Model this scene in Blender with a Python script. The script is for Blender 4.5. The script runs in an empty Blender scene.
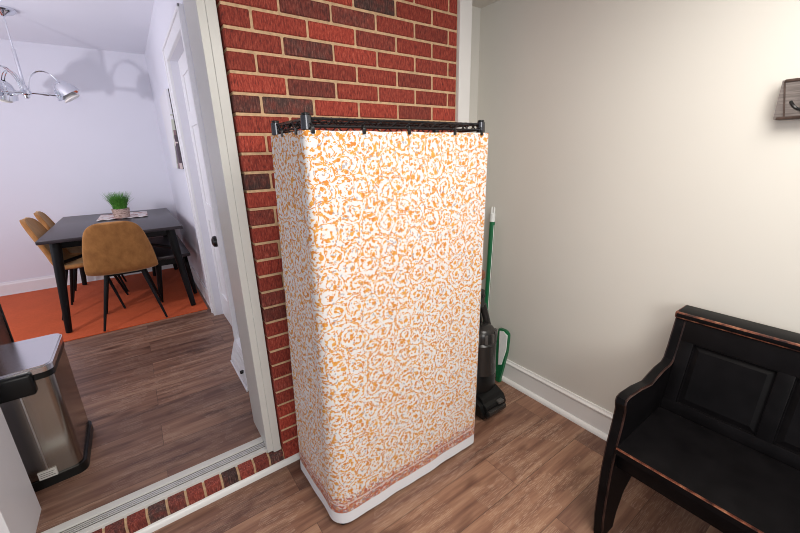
import bpy, bmesh, math, random
from mathutils import Vector, Matrix
random.seed(7)
S = bpy.context.scene
COL = S.collection
PI = math.pi

# ------------------------------------------------------------------ camera
cam = bpy.data.cameras.new('camera'); cam_o = bpy.data.objects.new('camera', cam); COL.objects.link(cam_o)
F_PX, YAW, PITCH, ROLL = 368.3, 0.0, 0.0, 0.0
YAW, PITCH, ROLL = math.radians(35.30), math.radians(16.90), math.radians(-1.50)
def cam_axes():
    cy, sy = math.cos(YAW), math.sin(YAW)
    f0 = Vector((sy, cy, 0)); r0 = Vector((cy, -sy, 0)); u0 = Vector((0, 0, 1))
    f = f0*math.cos(PITCH) - u0*math.sin(PITCH); u = u0*math.cos(PITCH) + f0*math.sin(PITCH)
    r = r0*math.cos(ROLL) + u*math.sin(ROLL); u2 = -r0*math.sin(ROLL) + u*math.cos(ROLL)
    return r, u2, f
r_, u_, f_ = cam_axes()
M = Matrix((( r_.x, u_.x, -f_.x, -0.3475), (r_.y, u_.y, -f_.y, -1.4698), (r_.z, u_.z, -f_.z, 1.3846), (0, 0, 0, 1)))
cam_o.matrix_world = M
cam.sensor_width = 36; cam.lens = F_PX*36/800; cam.clip_start = 0.02; cam.clip_end = 60
S.camera = cam_o

# ------------------------------------------------------------------ world, lamps, exposure
S.view_settings.view_transform = 'Standard'; S.view_settings.look = 'None'
S.view_settings.gamma = 1; S.view_settings.use_curve_mapping = False
S.view_settings.exposure = 0.0
S.cycles.filter_width = 1.0
world = bpy.data.worlds.new('world'); S.world = world; world.use_nodes = True
bg = world.node_tree.nodes['Background']
bg.inputs[0].default_value = (0.83, 0.88, 1.0, 1); bg.inputs[1].default_value = 0.62

def lamp(name, kind, loc, power, color, size=0.2, aim=None, size_y=None):
    d = bpy.data.lights.new(name, kind); d.energy = power; d.color = color
    if kind == 'AREA':
        d.size = size
        if size_y: d.shape = 'RECTANGLE'; d.size_y = size_y
        else: d.shape = 'DISK'
    else: d.shadow_soft_size = size
    o = bpy.data.objects.new(name, d); COL.objects.link(o); o.location = loc
    if aim is not None:
        o.rotation_euler = (Vector(aim) - Vector(loc)).to_track_quat('-Z', 'Y').to_euler()
    return o
# ceiling lamp of the near room, behind the camera's right shoulder
lamp('ceiling_lamp_near', 'AREA', (0.50, -1.52, 2.09), 29, (1.0, 0.96, 0.90), 1.0, (0.48, -1.45, 0))
# soft frontal fill added behind the camera, no visible source
lamp('fill_light_near', 'AREA', (-0.7, -2.85, 1.6), 27, (1.0, 0.97, 0.91), 1.1, (0.9, 0, 1.2))
# kitchen light to the left of the dining table (throws the chandelier's shadow)
lamp('kitchen_lamp', 'AREA', (-1.68, 1.32, 1.60), 19, (0.97, 0.93, 1.0), 0.07, (-0.70, 2.82, 2.02))
# unseen fill added far left to brighten the dining ceiling
lamp('fill_light_dining', 'AREA', (-3.1, 1.9, 1.2), 15, (0.97, 0.93, 1.0), 1.0, (-0.4, 2.9, 2.3))

# ------------------------------------------------------------------ material helpers
def nt(name):
    m = bpy.data.materials.new(name); m.use_nodes = True
    n = m.node_tree; b = n.nodes['Principled BSDF']
    return m, n, b
def N(n, t, **kw):
    x = n.nodes.new(t)
    for k, v in kw.items(): setattr(x, k, v)
    return x
def setin(x, **kw):
    for k, v in kw.items():
        x.inputs[k.replace('_', ' ')].default_value = v
def coords(n, kind='Object', scale=(1, 1, 1), rot=(0, 0, 0)):
    tc = N(n, 'ShaderNodeTexCoord'); mp = N(n, 'ShaderNodeMapping')
    mp.inputs['Scale'].default_value = scale; mp.inputs['Rotation'].default_value = rot
    n.links.new(tc.outputs[kind], mp.inputs['Vector']); return mp.outputs['Vector']
def noise(n, vec, scale=5, detail=4, rough=0.5):
    x = N(n, 'ShaderNodeTexNoise'); x.inputs['Scale'].default_value = scale
    x.inputs['Detail'].default_value = detail; x.inputs['Roughness'].default_value = rough
    if vec is not None: n.links.new(vec, x.inputs['Vector'])
    return x.outputs['Fac']
def ramp(n, fac, stops):
    x = N(n, 'ShaderNodeValToRGB'); cr = x.color_ramp
    while len(cr.elements) < len(stops): cr.elements.new(0.5)
    for e, (p, c) in zip(cr.elements, stops):
        e.position = p; e.color = (*c, 1) if len(c) == 3 else c
    n.links.new(fac, x.inputs['Fac']); return x.outputs['Color']
def math_(n, op, a, b=None, c=None):
    x = N(n, 'ShaderNodeMath', operation=op)
    for i, v in enumerate((a, b, c)):
        if v is None: continue
        if isinstance(v, (int, float)): x.inputs[i].default_value = v
        else: n.links.new(v, x.inputs[i])
    return x.outputs[0]
def mix(n, fac, a, b, mode='MIX'):
    x = N(n, 'ShaderNodeMix', data_type='RGBA', blend_type=mode)
    for s, v in (('Factor', fac), ('A', a), ('B', b)):
        sock = [i for i in x.inputs if i.name == s and (i.type == 'RGBA' or s == 'Factor' and i.type == 'VALUE')][0]
        if isinstance(v, (int, float)): sock.default_value = v
        elif isinstance(v, tuple): sock.default_value = (*v, 1)
        else: n.links.new(v, sock)
    return [o for o in x.outputs if o.type == 'RGBA'][0]
def bump(n, b, h, strength=0.3, dist=0.002):
    x = N(n, 'ShaderNodeBump'); x.inputs['Strength'].default_value = strength; x.inputs['Distance'].default_value = dist
    n.links.new(h, x.inputs['Height']); n.links.new(x.outputs['Normal'], b.inputs['Normal'])
def plain(name, col, rough=0.5, metal=0.0, var=0.04, scale=30, bumpv=0.0, spec=0.5):
    m, n, b = nt(name)
    v = noise(n, coords(n), scale, 3)
    c2 = tuple(max(0, x*(1-var)) for x in col); c1 = tuple(min(1, x*(1+var)) for x in col)
    n.links.new(ramp(n, v, [(0.3, c2), (0.7, c1)]), b.inputs['Base Color'])
    b.inputs['Roughness'].default_value = rough; b.inputs['Metallic'].default_value = metal; b.inputs['Specular IOR Level'].default_value = spec
    if bumpv: bump(n, b, v, bumpv, 0.001)
    return m

MAT = {}
MAT['wall_warm'] = plain('wall_paint_greige', (0.64, 0.62, 0.57), 0.55, var=0.012, scale=2)
MAT['wall_cool'] = plain('wall_paint_lilac_white', (0.74, 0.74, 0.81), 0.6, var=0.012, scale=2)
MAT['ceil'] = plain('ceiling_paint', (0.70, 0.66, 0.60), 0.7, var=0.01, scale=2)
MAT['ceil_cool'] = plain('ceiling_paint_dining', (0.84, 0.85, 0.92), 0.7, var=0.01, scale=2)
MAT['trim'] = plain('trim_white_gloss', (0.78, 0.77, 0.75), 0.3, var=0.015, scale=6)
MAT['cream'] = plain('casing_cream', (0.64, 0.635, 0.60), 0.35, var=0.02, scale=8)
MAT['white'] = plain('white_paint', (0.80, 0.80, 0.82), 0.3, var=0.015, scale=6)
MAT['black_metal'] = plain('black_powder_coat', (0.007, 0.007, 0.008), 0.3, 0.0, spec=0.4)
MAT['black_wire'] = plain('black_chromed_wire', (0.09, 0.09, 0.10), 0.22, 0.9)
MAT['black_wood'] = plain('black_stained_wood', (0.0045, 0.004, 0.0045), 0.40, 0, var=0.3, scale=14, spec=0.07)
MAT['black_leg'] = plain('black_leg_paint', (0.006, 0.0055, 0.006), 0.45, spec=0.2)
MAT['black_plastic'] = plain('black_plastic', (0.006, 0.006, 0.006), 0.35, spec=0.3)
MAT['dark_grey'] = plain('dark_grey_plastic', (0.022, 0.020, 0.019), 0.25, spec=0.4)
MAT['grey_plastic'] = plain('grey_plastic', (0.07, 0.065, 0.062), 0.35)
MAT['brown_plastic'] = plain('copper_brown_plastic', (0.20, 0.07, 0.035), 0.35)
MAT['green'] = plain('green_plastic', (0.006, 0.125, 0.045), 0.35)
MAT['white_plastic'] = plain('white_plastic', (0.78, 0.80, 0.78), 0.35)
MAT['chrome'] = plain('chrome', (0.78, 0.80, 0.84), 0.12, 1.0, var=0.01)
MAT['alu'] = plain('aluminium', (0.66, 0.65, 0.64), 0.35, 0.9, var=0.05)
MAT['alu_dark'] = plain('groove_grey', (0.16, 0.15, 0.145), 0.5, 0.4)
MAT['label'] = plain('label_paper', (0.62, 0.60, 0.56), 0.6)
MAT['ink'] = plain('label_ink', (0.15, 0.14, 0.13), 0.6)
MAT['lens'] = plain('frosted_lens', (0.85, 0.82, 0.76), 0.3)
MAT['soil'] = plain('soil', (0.03, 0.02, 0.015), 0.9)
MAT['art_dark'] = plain('picture_edge', (0.06, 0.05, 0.055), 0.5)

def m_wood_floor():
    m, n, b = nt('oak_laminate_planks')
    vec = coords(n)
    br = N(n, 'ShaderNodeTexBrick'); br.offset = 0.37; br.offset_frequency = 2
    n.links.new(vec, br.inputs['Vector'])
    br.inputs['Color1'].default_value = (0, 0, 0, 1); br.inputs['Color2'].default_value = (1, 1, 1, 1)
    br.inputs['Mortar'].default_value = (0.5, 0.5, 0.5, 1)
    setin(br, Scale=1.0, Mortar_Size=0.0011, Mortar_Smooth=0.1, Bias=0.0, Brick_Width=1.22, Row_Height=0.183)
    rnd = br.outputs['Color']
    # grain, shifted per plank
    sep = N(n, 'ShaderNodeSeparateXYZ'); n.links.new(vec, sep.inputs[0])
    comb = N(n, 'ShaderNodeCombineXYZ')
    bw = N(n, 'ShaderNodeRGBToBW'); n.links.new(rnd, bw.inputs[0])
    n.links.new(sep.outputs[0], comb.inputs[0]); n.links.new(sep.outputs[1], comb.inputs[1])
    n.links.new(math_(n, 'MULTIPLY', bw.outputs[0], 13.0), comb.inputs[2])
    mp = N(n, 'ShaderNodeMapping'); mp.inputs['Scale'].default_value = (1.3, 17, 1)
    n.links.new(comb.outputs[0], mp.inputs['Vector'])
    g1 = noise(n, mp.outputs[0], 1.6, 6, 0.62)
    mp2 = N(n, 'ShaderNodeMapping'); mp2.inputs['Scale'].default_value = (5, 150, 1)
    n.links.new(comb.outputs[0], mp2.inputs['Vector'])
    g2 = noise(n, mp2.outputs[0], 2.0, 3, 0.6)
    mp3 = N(n, 'ShaderNodeMapping'); mp3.inputs['Scale'].default_value = (2.2, 7, 1)
    n.links.new(comb.outputs[0], mp3.inputs['Vector'])
    g3 = noise(n, mp3.outputs[0], 1.6, 2, 0.5)
    c = ramp(n, g1, [(0.24, (0.085, 0.045, 0.032)), (0.45, (0.205, 0.108, 0.075)), (0.60, (0.295, 0.176, 0.120)), (0.80, (0.41, 0.280, 0.195))])
    c = mix(n, math_(n, 'MULTIPLY', math_(n, 'SUBTRACT', 1.0, g2), 0.75), c, (0.40, 0.33, 0.28), 'OVERLAY')
    mp4 = N(n, 'ShaderNodeMapping'); mp4.inputs['Scale'].default_value = (13, 210, 1)
    n.links.new(comb.outputs[0], mp4.inputs['Vector']); fl = noise(n, mp4.outputs[0], 2.0, 2, 0.5)
    flz = noise(n, comb.outputs[0], 4.5, 2, 0.5)
    c = mix(n, math_(n, 'MULTIPLY', math_(n, 'MULTIPLY', math_(n, 'GREATER_THAN', fl, 0.56), math_(n, 'GREATER_THAN', flz, 0.50)), 0.32), c, (0.50, 0.37, 0.28))
    knots = ramp(n, g3, [(0.27, (0.34, 0.25, 0.23)), (0.41, (1, 1, 1))])
    c = mix(n, 0.8, c, knots, 'MULTIPLY')
    tone = ramp(n, bw.outputs[0], [(0.0, (0.74, 0.70, 0.71)), (0.5, (1.0, 0.98, 0.97)), (1.0, (1.28, 1.25, 1.18))])
    c = mix(n, 1.0, c, tone, 'MULTIPLY')
    c = mix(n, math_(n, 'MULTIPLY', br.outputs['Fac'], 0.75), c, (0.05, 0.03, 0.022))
    n.links.new(c, b.inputs['Base Color'])
    n.links.new(math_(n, 'MULTIPLY_ADD', g2, 0.2, 0.33), b.inputs['Roughness'])
    bump(n, b, g2, 0.15, 0.001)
    return m
MAT['floor'] = m_wood_floor()

def m_brick():
    m, n, b = nt('red_brick')
    at = N(n, 'ShaderNodeAttribute', attribute_name='brick_tone')
    v = coords(n, 'Object', (60, 60, 14))
    s = noise(n, v, 3.2, 3, 0.7)
    v2 = coords(n, 'Object', (1, 1, 1))
    s2 = noise(n, v2, 26, 3, 0.6)
    red = ramp(n, s, [(0.30, (0.10, 0.013, 0.010)), (0.5, (0.32, 0.036, 0.020)), (0.70, (0.48, 0.10, 0.062))])
    dark = ramp(n, s, [(0.32, (0.022, 0.012, 0.012)), (0.55, (0.085, 0.038, 0.032)), (0.75, (0.25, 0.14, 0.12))])
    sep = N(n, 'ShaderNodeSeparateColor'); n.links.new(at.outputs['Color'], sep.inputs[0])
    fac = math_(n, 'MULTIPLY', sep.outputs[0], math_(n, 'MULTIPLY_ADD', s2, 1.6, 0.15)); fac = math_(n, 'MINIMUM', fac, 1.0)
    c = mix(n, fac, red, dark)
    val = math_(n, 'MULTIPLY_ADD', sep.outputs[1], 0.55, 0.72)
    cv = N(n, 'ShaderNodeCombineColor')
    for i in range(3): n.links.new(val, cv.inputs[i])
    c = mix(n, 1.0, c, cv.outputs[0], 'MULTIPLY')
    n.links.new(c, b.inputs['Base Color']); b.inputs['Roughness'].default_value = 0.8
    bump(n, b, s, 0.9, 0.004)
    return m
MAT['brick'] = m_brick()
MAT['mortar'] = plain('tan_mortar', (0.60, 0.40, 0.235), 0.9, var=0.18, scale=60, bumpv=0.4)

def m_curtain():
    m, n, b = nt('printed_cotton_vine')
    tc = N(n, 'ShaderNodeTexCoord'); uv = tc.outputs['UV']
    sp = N(n, 'ShaderNodeSeparateXYZ'); n.links.new(uv, sp.inputs[0]); v = sp.outputs[1]
    # wobble the coordinates a little
    nz = N(n, 'ShaderNodeTexNoise'); nz.inputs['Scale'].default_value = 24; nz.inputs['Detail'].default_value = 3; n.links.new(uv, nz.inputs['Vector'])
    wob = N(n, 'ShaderNodeVectorMath', operation='MULTIPLY_ADD')
    n.links.new(nz.outputs['Color'], wob.inputs[0]); wob.inputs[1].default_value = (0.034, 0.034, 0); n.links.new(uv, wob.inputs[2])
    P = wob.outputs[0]
    vo = N(n, 'ShaderNodeTexVoronoi', voronoi_dimensions='2D'); vo.inputs['Scale'].default_value = 15.0; vo.inputs['Randomness'].default_value = 0.75
    n.links.new(P, vo.inputs['Vector'])
    loc = N(n, 'ShaderNodeVectorMath', operation='SUBTRACT'); n.links.new(P, loc.inputs[0]); n.links.new(vo.outputs['Position'], loc.inputs[1])
    ls = N(n, 'ShaderNodeSeparateXYZ'); n.links.new(loc.outputs[0], ls.inputs[0])
    th = math_(n, 'ARCTAN2', ls.outputs[1], ls.outputs[0])
    ln = N(n, 'ShaderNodeVectorMath', operation='LENGTH'); n.links.new(loc.outputs[0], ln.inputs[0]); r = ln.outputs['Value']
    # spiral stems inside each cell
    sepc = N(n, 'ShaderNodeSeparateColor'); n.links.new(vo.outputs['Color'], sepc.inputs[0])
    flip = math_(n, 'SUBTRACT', math_(n, 'MULTIPLY', math_(n, 'GREATER_THAN', sepc.outputs[0], 0.5), 2.0), 1.0)
    ph = math_(n, 'ADD', math_(n, 'MULTIPLY', r, 50.0), math_(n, 'ADD', math_(n, 'MULTIPLY', math_(n, 'MULTIPLY', th, flip), 1/(2*PI)), sepc.outputs[1]))
    sp_ = math_(n, 'ABSOLUTE', math_(n, 'SUBTRACT', math_(n, 'FRACT', ph), 0.5))
    gate = noise(n, uv, 30, 2); stem = math_(n, 'MULTIPLY', math_(n, 'LESS_THAN', sp_, 0.062), math_(n, 'GREATER_THAN', gate, 0.40))
    ve = N(n, 'ShaderNodeTexVoronoi', voronoi_dimensions='2D', feature='DISTANCE_TO_EDGE'); ve.inputs['Scale'].default_value = 15.0; ve.inputs['Randomness'].default_value = 0.75
    n.links.new(P, ve.inputs['Vector'])
    edge = math_(n, 'MULTIPLY', math_(n, 'LESS_THAN', ve.outputs['Distance'], 0.022), math_(n, 'LESS_THAN', gate, 0.54))
    # leaves that sit along the stems
    vl = N(n, 'ShaderNodeTexVoronoi', voronoi_dimensions='2D'); vl.inputs['Scale'].default_value = 125
    n.links.new(P, vl.inputs['Vector'])
    lc = N(n, 'ShaderNodeSeparateColor'); n.links.new(vl.outputs['Color'], lc.inputs[0])
    near = math_(n, 'LESS_THAN', sp_, 0.33)
    leaf = math_(n, 'MULTIPLY', math_(n, 'MULTIPLY', math_(n, 'LESS_THAN', vl.outputs['Distance'], 0.46), math_(n, 'GREATER_THAN', lc.outputs[0], 0.34)), near)
    vf = N(n, 'ShaderNodeTexVoronoi', voronoi_dimensions='2D'); vf.inputs['Scale'].default_value = 15.5; n.links.new(uv, vf.inputs['Vector'])
    rf = math_(n, 'DIVIDE', vf.outputs['Distance'], 15.5)
    flower = math_(n, 'LESS_THAN', math_(n, 'ADD', rf, math_(n, 'MULTIPLY', math_(n, 'SINE', math_(n, 'MULTIPLY', th, 5.0)), 0.0015)), 0.0072)
    org = math_(n, 'MAXIMUM', math_(n, 'MAXIMUM', stem, edge), math_(n, 'MAXIMUM', leaf, flower))
    grey = math_(n, 'MULTIPLY', math_(n, 'LESS_THAN', vl.outputs['Distance'], 0.42), math_(n, 'LESS_THAN', lc.outputs[0], 0.085))
    ocol = ramp(n, lc.outputs[1], [(0.0, (0.58, 0.19, 0.025)), (1.0, (0.72, 0.36, 0.06))])
    base = mix(n, org, (0.72, 0.70, 0.70), ocol)
    base = mix(n, math_(n, 'MULTIPLY', grey, 0.75), base, (0.30, 0.28, 0.32))
    # dense rust border near the hem, in rows, then the plain white hem band
    vb = N(n, 'ShaderNodeTexVoronoi', voronoi_dimensions='2D'); vb.inputs['Scale'].default_value = 150; n.links.new(uv, vb.inputs['Vector'])
    bc = N(n, 'ShaderNodeSeparateColor'); n.links.new(vb.outputs['Color'], bc.inputs[0])
    dots = ramp(n, bc.outputs[0], [(0.0, (0.44, 0.12, 0.07)), (0.34, (0.56, 0.27, 0.14)), (0.58, (0.64, 0.50, 0.47)), (0.78, (0.34, 0.24, 0.23))])
    dots.node.color_ramp.interpolation = 'CONSTANT'
    row1 = math_(n, 'LESS_THAN', math_(n, 'ABSOLUTE', math_(n, 'SUBTRACT', v, 0.092)), 0.0035)
    row2 = math_(n, 'LESS_THAN', math_(n, 'ABSOLUTE', math_(n, 'SUBTRACT', v, 0.128)), 0.002)
    brd = mix(n, math_(n, 'MULTIPLY', math_(n, 'MAXIMUM', row1, row2), 0.65), dots, (0.74, 0.62, 0.58))
    bm_ = math_(n, 'MULTIPLY', math_(n, 'LESS_THAN', v, 0.130), math_(n, 'SUBTRACT', 1.0, math_(n, 'MULTIPLY', math_(n, 'GREATER_THAN', v, 0.105), math_(n, 'GREATER_THAN', bc.outputs[1], 0.5))))
    base = mix(n, bm_, base, brd)
    base = mix(n, math_(n, 'LESS_THAN', v, 0.052), base, (0.74, 0.74, 0.765))
    n.links.new(base, b.inputs['Base Color']); b.inputs['Roughness'].default_value = 0.85
    w = noise(n, uv, 400, 2); bump(n, b, w, 0.1, 0.0005)
    return m
MAT['curtain'] = m_curtain()

def m_velvet():
    m, n, b = nt('tan_velvet')
    v = noise(n, coords(n, 'Object', (1, 1, 0.5)), 22, 4, 0.65)
    n.links.new(ramp(n, v, [(0.3, (0.27, 0.11, 0.025)), (0.7, (0.43, 0.19, 0.05))]), b.inputs['Base Color'])
    b.inputs['Roughness'].default_value = 0.75
    b.inputs['Sheen Weight'].default_value = 0.5; b.inputs['Sheen Roughness'].default_value = 0.4
    b.inputs['Sheen Tint'].default_value = (1, 0.8, 0.5, 1)
    return m
MAT['velvet'] = m_velvet()
def m_rug():
    m, n, b = nt('orange_woven_rug')
    v = noise(n, coords(n, 'Object', (1, 9, 1)), 60, 3, 0.6); v2 = noise(n, coords(n), 5, 3)
    c = ramp(n, v, [(0.3, (0.56, 0.085, 0.022)), (0.7, (0.72, 0.135, 0.04))])
    c = mix(n, 0.25, c, ramp(n, v2, [(0.3, (0.55, 0.55, 0.55)), (0.7, (1, 1, 1))]), 'MULTIPLY')
    n.links.new(c, b.inputs['Base Color']); b.inputs['Roughness'].default_value = 0.95; bump(n, b, v, 0.5, 0.002)
    return m
MAT['rug'] = m_rug()
def m_steel(name, col, rough=0.26, sc=(2, 2, 260)):
    m, n, b = nt(name)
    v = noise(n, coords(n, 'Object', sc), 3, 2)
    n.links.new(ramp(n, v, [(0.3, tuple(x*0.93 for x in col)), (0.7, col)]), b.inputs['Base Color'])
    b.inputs['Metallic'].default_value = 1.0; n.links.new(math_(n, 'MULTIPLY_ADD', v, 0.08, rough-0.04), b.inputs['Roughness'])
    return m
MAT['steel'] = m_steel('brushed_steel', (0.33, 0.30, 0.27), 0.17, (160, 2, 2))
MAT['steel_lid'] = m_steel('satin_steel_lid', (0.68, 0.68, 0.70), 0.2, (2, 160, 2))
def m_table():
    m, n, b = nt('dark_espresso_tabletop')
    v = noise(n, coords(n, 'Object', (1.5, 20, 1)), 5, 4)
    n.links.new(ramp(n, v, [(0.3, (0.022, 0.016, 0.019)), (0.7, (0.040, 0.031, 0.035))]), b.inputs['Base Color'])
    b.inputs['Roughness'].default_value = 0.33; b.inputs['Specular IOR Level'].default_value = 0.35
    return m
MAT['table'] = m_table()
def m_worn():
    m, n, b = nt('worn_black_edge')
    v = noise(n, coords(n), 30, 4, 0.65)
    n.links.new(ramp(n, v, [(0.36, (0.03, 0.012, 0.010)), (0.52, (0.16, 0.05, 0.028)), (0.72, (0.42, 0.20, 0.11))]), b.inputs['Base Color'])
    b.inputs['Roughness'].default_value = 0.35
    return m
MAT['worn'] = m_worn()
MAT['worn_dark'] = plain('rubbed_dark_edge', (0.035, 0.016, 0.013), 0.35, var=0.8, scale=18)
def m_barn():
    m, n, b = nt('weathered_grey_wood')
    v = noise(n, coords(n, 'Object', (30, 4, 90)), 2.5, 5, 0.65)
    n.links.new(ramp(n, v, [(0.3, (0.085, 0.07, 0.064)), (0.55, (0.17, 0.145, 0.135)), (0.75, (0.26, 0.22, 0.20))]), b.inputs['Base Color'])
    b.inputs['Roughness'].default_value = 0.7
    return m
MAT['barn'] = m_barn()
MAT['barn_edge'] = plain('dark_brown_wood_edge', (0.055, 0.032, 0.024), 0.6, var=0.4, scale=60)
def m_cloth():
    m, n, b = nt('printed_table_cloth')
    vo = N(n, 'ShaderNodeTexVoronoi'); vo.inputs['Scale'].default_value = 26; n.links.new(coords(n), vo.inputs['Vector'])
    s = N(n, 'ShaderNodeSeparateColor'); n.links.new(vo.outputs['Color'], s.inputs[0])
    c = ramp(n, s.outputs[0], [(0.0, (0.78, 0.72, 0.70)), (0.62, (0.72, 0.55, 0.50)), (0.86, (0.48, 0.26, 0.24))])
    c.node.color_ramp.interpolation = 'CONSTANT'
    n.links.new(c, b.inputs['Base Color']); b.inputs['Roughness'].default_value = 0.85
    return m
MAT['cloth'] = m_cloth()
def m_bark():
    m, n, b = nt('birch_bark_pot')
    v = noise(n, coords(n, 'Object', (20, 20, 60)), 2, 4, 0.7)
    n.links.new(ramp(n, v, [(0.35, (0.16, 0.09, 0.07)), (0.5, (0.50, 0.36, 0.30)), (0.7, (0.66, 0.52, 0.46))]), b.inputs['Base Color'])
    b.inputs['Roughness'].default_value = 0.8
    return m
MAT['bark'] = m_bark()
def m_grass():
    m, n, b = nt('grass_blades')
    v = noise(n, coords(n), 60, 2)
    n.links.new(ramp(n, v, [(0.3, (0.035, 0.16, 0.015)), (0.7, (0.12, 0.36, 0.04))]), b.inputs['Base Color'])
    b.inputs['Roughness'].default_value = 0.55
    return m
MAT['grass'] = m_grass()
def m_art():
    m, n, b = nt('floral_canvas_print')
    tc = N(n, 'ShaderNodeTexCoord'); sp = N(n, 'ShaderNodeSeparateXYZ'); n.links.new(tc.outputs['UV'], sp.inputs[0])
    vo = N(n, 'ShaderNodeTexVoronoi'); vo.inputs['Scale'].default_value = 9; n.links.new(tc.outputs['UV'], vo.inputs['Vector'])
    s = N(n, 'ShaderNodeSeparateColor'); n.links.new(vo.outputs['Color'], s.inputs[0])
    blo = ramp(n, s.outputs[0], [(0, (0.10, 0.07, 0.09)), (0.4, (0.24, 0.15, 0.16)), (0.62, (0.66, 0.56, 0.53)), (0.8, (0.14, 0.10, 0.10))])
    blo.node.color_ramp.interpolation = 'CONSTANT'
    # blossoms gather in the lower near corner of the canvas (uv.x small = near edge)
    d = math_(n, 'ADD', math_(n, 'MULTIPLY', sp.outputs[0], 1.6), sp.outputs[1])
    wob = math_(n, 'MULTIPLY_ADD', noise(n, tc.outputs['UV'], 6, 2), 0.3, -0.15)
    msk = math_(n, 'LESS_THAN', math_(n, 'ADD', d, wob), 0.50)
    leaf = math_(n, 'LESS_THAN', math_(n, 'ADD', d, wob), 0.66)
    c = mix(n, leaf, (0.74, 0.73, 0.76), (0.50, 0.52, 0.44)); c = mix(n, msk, c, blo)
    n.links.new(c, b.inputs['Base Color']); b.inputs['Roughness'].default_value = 0.6
    return m
MAT['art'] = m_art()
MAT['cab'] = plain('dark_brown_cabinet', (0.10, 0.045, 0.032), 0.35, var=0.25, scale=10)

# ------------------------------------------------------------------ mesh helpers
def box(bm, lo, hi, bev=0.0, mi=0, bmi=None, seg=2):
    vs = [bm.verts.new((x, y, z)) for x in (lo[0], hi[0]) for y in (lo[1], hi[1]) for z in (lo[2], hi[2])]
    idx = [(0, 1, 3, 2), (4, 6, 7, 5), (0, 4, 5, 1), (2, 3, 7, 6), (0, 2, 6, 4), (1, 5, 7, 3)]
    fs = [bm.faces.new([vs[i] for i in q]) for q in idx]
    for f in fs: f.material_index = mi
    if bev:
        es = {e for f in fs for e in f.edges}
        r = bmesh.ops.bevel(bm, geom=list(es), offset=bev, segments=seg, affect='EDGES', profile=0.5)
        if bmi is not None:
            for f in r['faces']: f.material_index = bmi
    return vs
def xform(bm, vs, mat): bmesh.ops.transform(bm, matrix=mat, verts=[v for v in vs if v.is_valid])
def tube(bm, pts, rad, seg=10, cap=True, mi=0):
    pts = [Vector(p) for p in pts]
    rads = rad if isinstance(rad, (list, tuple)) else [rad]*len(pts)
    rings = []; up = None
    for i, p in enumerate(pts):
        t = (pts[min(i+1, len(pts)-1)] - pts[max(i-1, 0)]).normalized()
        if up is None:
            up = Vector((0, 0, 1)) if abs(t.z) < 0.9 else Vector((1, 0, 0))
        a = t.cross(up); a.normalize(); bb = a.cross(t).normalized(); up = bb
        rings.append([bm.verts.new(p + rads[i]*(math.cos(2*PI*k/seg)*a + math.sin(2*PI*k/seg)*bb)) for k in range(seg)])
    for q, w in zip(rings, rings[1:]):
        for k in range(seg):
            f = bm.faces.new((q[k], q[(k+1) % seg], w[(k+1) % seg], w[k])); f.material_index = mi
    if cap:
        for rr in (list(reversed(rings[0])), rings[-1]):
            f = bm.faces.new(rr); f.material_index = mi
    return rings
def lathe(bm, prof, seg=24, mat=None, mi=0, cap=True):
    rings = []
    for r, z in prof:
        rings.append([bm.verts.new((r*math.cos(2*PI*k/seg), r*math.sin(2*PI*k/seg), z)) for k in range(seg)])
    for q, w in zip(rings, rings[1:]):
        for k in range(seg):
            f = bm.faces.new((q[k], q[(k+1) % seg], w[(k+1) % seg], w[k])); f.material_index = mi
    if cap:
        for rr in (list(reversed(rings[0])), rings[-1]):
            f = bm.faces.new(rr); f.material_index = mi
    vs = [v for q in rings for v in q]
    if mat is not None: xform(bm, vs, mat)
    return vs
def prism(bm, poly, axis, a, b, mi=0):
    """extrude a 2-D polygon along axis (0 x, 1 y, 2 z) from a to b"""
    def P(u, v, w): return {0: (w, u, v), 1: (u, w, v), 2: (u, v, w)}[axis]
    A = [bm.verts.new(P(u, v, a)) for u, v in poly]; B = [bm.verts.new(P(u, v, b)) for u, v in poly]
    fs = [bm.faces.new(A), bm.faces.new(list(reversed(B)))]
    for i in range(len(poly)):
        j = (i+1) % len(poly); fs.append(bm.faces.new((A[j], A[i], B[i], B[j])))
    for f in fs: f.material_index = mi
    bmesh.ops.recalc_face_normals(bm, faces=fs)
    return A + B, fs
def obj(name, bm, mats, parent=None, origin=None, smooth=True, angle=35, world=True):
    if not isinstance(mats, (list, tuple)): mats = [mats]
    if parent is not None and world:
        bmesh.ops.translate(bm, verts=bm.verts, vec=-(root_loc(parent)))
    elif origin is not None:
        bmesh.ops.translate(bm, verts=bm.verts, vec=-Vector(origin))
    bmesh.ops.recalc_face_normals(bm, faces=bm.faces)
    me = bpy.data.meshes.new(name); bm.to_mesh(me); bm.free()
    for m in mats: me.materials.append(MAT[m])
    if smooth:
        me.shade_smooth(); me.set_sharp_from_angle(angle=math.radians(angle))
    o = bpy.data.objects.new(name, me); COL.objects.link(o)
    if parent is not None: o.parent = parent
    elif origin is not None: o.location = origin
    return o
def root_loc(o):
    v = Vector(o.location)
    while o.parent is not None: o = o.parent; v += Vector(o.location)
    return v
def thing(name, label, cat, loc, group=None):
    o = bpy.data.objects.new(name, None); COL.objects.link(o); o.location = loc; o.empty_display_size = 0.1
    return tag(o, label, cat, group)
def tag(o, label, cat, group=None):
    o['label'] = label; o['category'] = cat
    if group: o['group'] = group
    return o
def struct(name, bm, mats, parent=None, smooth=False):
    o = obj(name, bm, mats, parent=parent, smooth=smooth, world=False)
    if parent is None: o['kind'] = 'structure'
    return o
def BM(): return bmesh.new()
def bxobj(name, lo, hi, mats, parent=None, bev=0.0, **k):
    bm = BM(); box(bm, lo, hi, bev); return obj(name, bm, mats, parent, **k)
def sbox(name, lo, hi, mats, bev=0.0):
    bm = BM(); box(bm, lo, hi, bev); return struct(name, bm, mats)

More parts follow.
